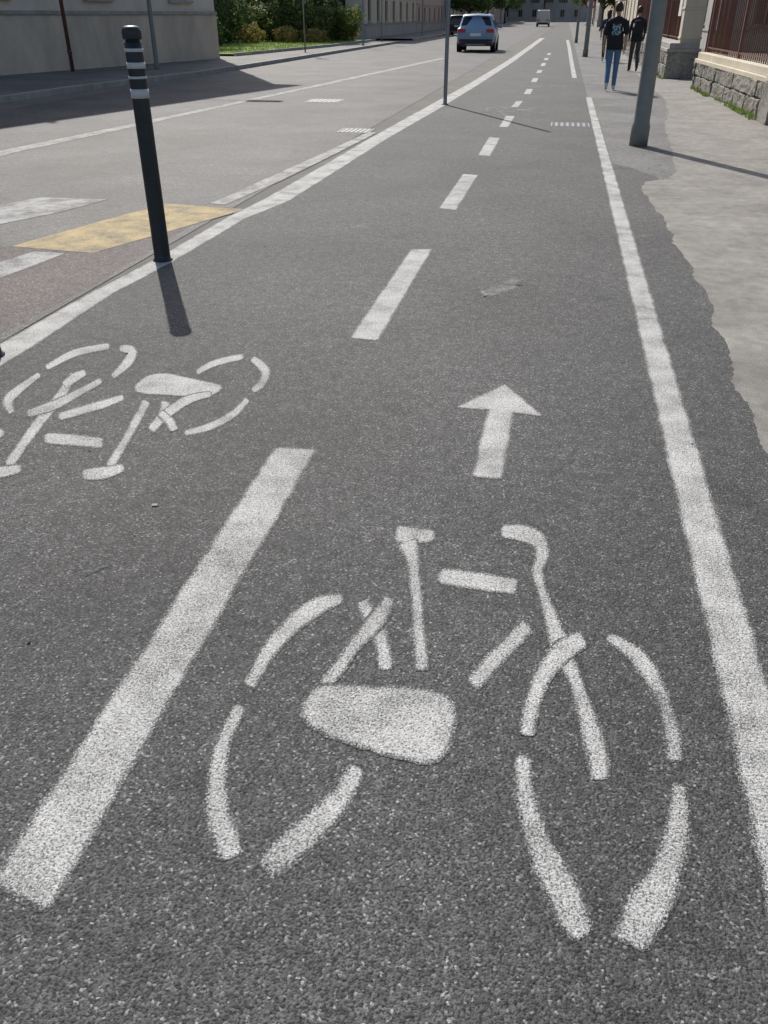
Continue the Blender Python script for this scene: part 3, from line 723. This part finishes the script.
# ------------------------------------------------------------------ people
skin=simple('skin',(.42,.26,.19),.55); 
def person(name,x,y,rz,h,shirt,trous,shoe,hair,swing=.5,sleeve=True,longhair=False,bag=False):
    k=h/1.75; e=empty(name,(x,y,.008),rz); e.scale=(k,k,k)
    s=swing
    J={}
    def j(n,p,r): J[n]=(Vector(p),r)
    j('pel',(0,0,.95),(.150,.115)); j('waist',(0,.005,1.10),(.140,.108)); j('chest',(0,.0,1.30),(.165,.115)); j('upch',(0,-.01,1.42),(.13,.09)); j('neck',(0,.0,1.50),(.058,.058)); j('nk2',(0,.015,1.57),(.052,.052))
    for sd,sg in (('l',-1),('r',1)):
        ph=s if sg>0 else -s
        j('sh'+sd,(sg*.185,-.01,1.415),(.062,.06)); j('el'+sd,(sg*.235,-.02-ph*.12,1.14),(.045,.045)); j('wr'+sd,(sg*.235,.05-ph*.26,.91),(.029,.029)); j('pa'+sd,(sg*.230,.065-ph*.29,.83),(.022,.040))
        j('hip'+sd,(sg*.088,0,.88),(.098,.10)); 
        if ph>0:
            j('kn'+sd,(sg*.085,.16*abs(s)/.5,.50),(.066,.068)); j('an'+sd,(sg*.085,.22*abs(s)/.5,.095),(.050,.055)); j('hl'+sd,(sg*.085,.20*abs(s)/.5,.045),(.038,.035)); j('to'+sd,(sg*.10,.39*abs(s)/.5,.035),(.040,.028))
        else:
            j('kn'+sd,(sg*.085,.02,.50),(.066,.068)); j('an'+sd,(sg*.085,-.26*abs(s)/.5,.155),(.050,.055)); j('hl'+sd,(sg*.085,-.28*abs(s)/.5,.11),(.038,.035)); j('to'+sd,(sg*.09,-.12*abs(s)/.5,.035),(.040,.028))
    E=[('pel','waist'),('waist','chest'),('chest','upch'),('upch','neck'),('neck','nk2')]
    for sd in 'lr': E+=[('upch','sh'+sd),('sh'+sd,'el'+sd),('el'+sd,'wr'+sd),('wr'+sd,'pa'+sd),('pel','hip'+sd),('hip'+sd,'kn'+sd),('kn'+sd,'an'+sd),('an'+sd,'hl'+sd),('hl'+sd,'to'+sd)]
    names=list(J); me=bpy.data.meshes.new('b'); me.from_pydata([tuple(J[n][0]) for n in names],[(names.index(a),names.index(b)) for a,b in E],[])
    o=bpy.data.objects.new('tmp',me); S.collection.objects.link(o); sk=o.modifiers.new('s','SKIN'); sk.use_smooth_shade=True
    for i,n in enumerate(names): me.skin_vertices[0].data[i].radius=J[n][1]; me.skin_vertices[0].data[i].use_root=(n=='pel')
    ss=o.modifiers.new('ss','SUBSURF'); ss.levels=2; ss.render_levels=2
    dg=bpy.context.evaluated_depsgraph_get(); m2=bpy.data.meshes.new_from_object(o.evaluated_get(dg)); bpy.data.objects.remove(o)
    m2.materials.clear()
    for q in (skin,shirt,trous,shoe): m2.materials.append(q)
    def segd(p,a,b):
        ab=b-a; t=max(0,min(1,(p-a).dot(ab)/ab.dot(ab))); return (p-a-ab*t).length
    for p in m2.polygons:
        c=p.center; p.use_smooth=True
        best=min(E,key=lambda ed: segd(c,J[ed[0]][0],J[ed[1]][0])); a,b=best
        if b=='nk2': mi=0 if c.z>1.5 else 1
        elif b in('neck','upch','chest','waist') or b.startswith('sh') : mi=1
        elif b.startswith('el'): mi=1
        elif b.startswith('wr'): mi=1 if (not sleeve) else 0
        elif b.startswith('pa'): mi=0
        elif b.startswith('hip') : mi=1 if c.z>.86 else 2
        elif b.startswith('kn') or b.startswith('an'): mi=1 if c.z>.86 else 2
        else: mi=3
        if b.startswith('an') and c.z<.07: mi=3
        p.material_index=mi
    link(bpy.data.objects.new('body',m2),e)
    bm=bmesh.new(); bmesh.ops.create_uvsphere(bm,u_segments=24,v_segments=18,radius=1)
    for v in bm.verts:
        c=v.co.copy(); xx,yy_,zz=c.x*.076,c.y*.097,c.z*.118
        if zz<0: xx*=1-.28*(-c.z)**1.5; yy_*=1-.15*(-c.z)
        if c.y>.85 and abs(c.x)<.25 and -.35<c.z<.15: yy_+=.022*(1-abs(c.x)/.25)*(1-abs(c.z+.15)/.3 if abs(c.z+.15)<.3 else 0)
        if c.y>.6 and .0<c.z<.25 and .2<abs(c.x)<.55: yy_-=.008
        v.co=(xx,yy_+.02,zz+1.655)
    hm=bpy.data.meshes.new('head'); bm.to_mesh(hm); bm.free(); hm.materials.append(skin)
    for p in hm.polygons: p.use_smooth=True
    link(bpy.data.objects.new('head',hm),e)
    f=MB()
    for sg in(-1,1):
        f.tube([(sg*.030,.108,1.665),(sg*.030,.114,1.665)],[.012,.008],M['plate'],10); f.tube([(sg*.030,.113,1.665),(sg*.030,.1165,1.665)],[.006,.004],M['blackpl'],8)
        f.tube([(sg*.073,.005,1.63),(sg*.082,.0,1.655),(sg*.078,.0,1.685)],[.008,.013,.006],skin,8)
    f.box((0,.103,1.590),(.045,.012,.010),simple('lips',(.35,.13,.11),.5)); f.obj('face_features',e)
    bm=bmesh.new(); bmesh.ops.create_uvsphere(bm,u_segments=24,v_segments=18,radius=1)
    for v in bm.verts:
        c=v.co.copy(); g=1+.06*mnoise.noise(c*4)
        low=-.55 if not longhair else -1.0
        zz=max(c.z,low)*.130 ; yy_=c.y*.112
        if c.y>.45 and c.z<.35: yy_=.45*.112
        if longhair and c.z<-.2 and c.y<.3: zz-=.12*(-c.z); 
        v.co=(c.x*.090*g,yy_*g+.008,zz*g+1.672)
    hm=bpy.data.meshes.new('hair'); bm.to_mesh(hm); bm.free(); hm.materials.append(hair)
    for p in hm.polygons: p.use_smooth=True
    link(bpy.data.objects.new('hair',hm),e)
    fg=MB()
    for sd,sg in (('l',-1),('r',1)):
        P=J['pa'+sd][0]
        for q,(oy,ln) in enumerate(((.028,.065),(.010,.078),(-.008,.072),(-.026,.055))):
            b0=P+Vector((0,oy,-.015)); fg.tube([b0,b0+Vector((-sg*.006,.003,-ln*.5)),b0+Vector((-sg*.022,.006,-ln))],[.010,.009,.006],skin,8)
        b0=P+Vector((0,.03,.03)); fg.tube([b0,b0+Vector((-sg*.008,.022,-.025)),b0+Vector((-sg*.018,.03,-.055))],[.012,.010,.007],skin,8)
    fg.obj('fingers',e)
    t=MB(); rg=[]
    for z,a,b_ in ((1.22,.178,.130),(1.08,.172,.132),(.96,.180,.142),(.85,.188,.150),(.848,.180,.142)):
        rg.append([Vector((a*math.cos(w)*(1+.03*math.sin(5*w+z*9)),b_*math.sin(w)*(1+.03*math.sin(4*w)),z)) for w in [2*math.pi*i/28 for i in range(28)]])
    vs=[v for r_ in rg for v in r_]; fs=[(i*28+q,i*28+(q+1)%28,(i+1)*28+(q+1)%28,(i+1)*28+q) for i in range(4) for q in range(28)]
    t.add(vs,fs,shirt,True); 
    if sleeve:
        for sd in 'lr':
            A=J['sh'+sd][0];B=J['el'+sd][0]; t.tube([A,A.lerp(B,.5),A.lerp(B,.85)],[.066,.068,.070],shirt,14,cap=False)
    t.obj('shirt_hem',e)
    if bag:
        b=MB(); b.box((0,-.20,1.22),(.28,.13,.40),bag); o=b.obj('backpack',e); m=o.modifiers.new('b','BEVEL'); m.width=.05; m.segments=4
    return e
def shirt_print():
    m,nt,b=newmat('black_printed_shirt'); co=coords(nt); s=N(nt,'ShaderNodeSeparateXYZ'); L(nt,co,s.inputs[0])
    inx=mth(nt,'LESS_THAN',mth(nt,'ABSOLUTE',s.outputs[0]),.10); z1=mth(nt,'GREATER_THAN',s.outputs[2],1.14); z2=mth(nt,'LESS_THAN',s.outputs[2],1.36); y1=mth(nt,'LESS_THAN',s.outputs[1],-.03)
    f=mth(nt,'MULTIPLY',mth(nt,'MULTIPLY',inx,z1),mth(nt,'MULTIPLY',z2,y1)); n=noise(nt,co,22,2,.5); f=mth(nt,'MULTIPLY',f,ramp(nt,n,[(.47,0.0),(.52,1.0)]))
    c=mix(nt,f,(.012,.013,.016),(.25,.42,.5)); L(nt,c,b.inputs['Base Color']); b.inputs['Roughness'].default_value=.85; return m
jeans=simple('blue_jeans',(.085,.18,.33),.85,var=.3,scale=20); dark=simple('dark_cloth',(.015,.016,.02),.9); white=simple('white_shoe',(.6,.6,.6),.6)
hairm=simple('dark_hair',(.018,.012,.009),.5,var=.3,scale=40)
x,y=G(609,91); person('pedestrian',x,y,R(-2),1.76,shirt_print(),jeans,white,hairm,.42)
x,y=G(632,72); person('pedestrian',x,y,R(3),1.74,dark,simple('grey_trousers',(.05,.05,.055),.85),dark,hairm,-.5,sleeve=False,bag=dark)
x,y=G(604,62); person('pedestrian',x,y,R(0),1.68,simple('navy_cloth',(.02,.035,.08),.9),dark,white,hairm,.5,longhair=True)

# ------------------------------------------------------------------ light
W=bpy.data.worlds.new("World"); S.world=W; W.use_nodes=True; nt=W.node_tree
sky=nt.nodes.new('ShaderNodeTexSky'); sky.sky_type='NISHITA'; sky.sun_disc=False; sky.sun_elevation=R(41); sky.sun_rotation=R(-27.2); sky.air_density=1; sky.dust_density=2.0
L(nt,sky.outputs[0],nt.nodes['Background'].inputs[0]); nt.nodes['Background'].inputs[1].default_value=.135
sl=bpy.data.lights.new('sun','SUN'); sl.energy=4.8; sl.angle=R(.5); sl.color=(1,.955,.885); so=bpy.data.objects.new('sun',sl); S.collection.objects.link(so)
el=R(41); az=R(27.2); dirv=Vector((-math.sin(az)*math.cos(el),math.cos(az)*math.cos(el),math.sin(el)))
so.rotation_euler=dirv.to_track_quat('Z','Y').to_euler(); so.location=(0,0,30)
S.view_settings.view_transform='Standard'; S.view_settings.look='None'; S.view_settings.exposure=0
print('DONE',len(bpy.data.objects))
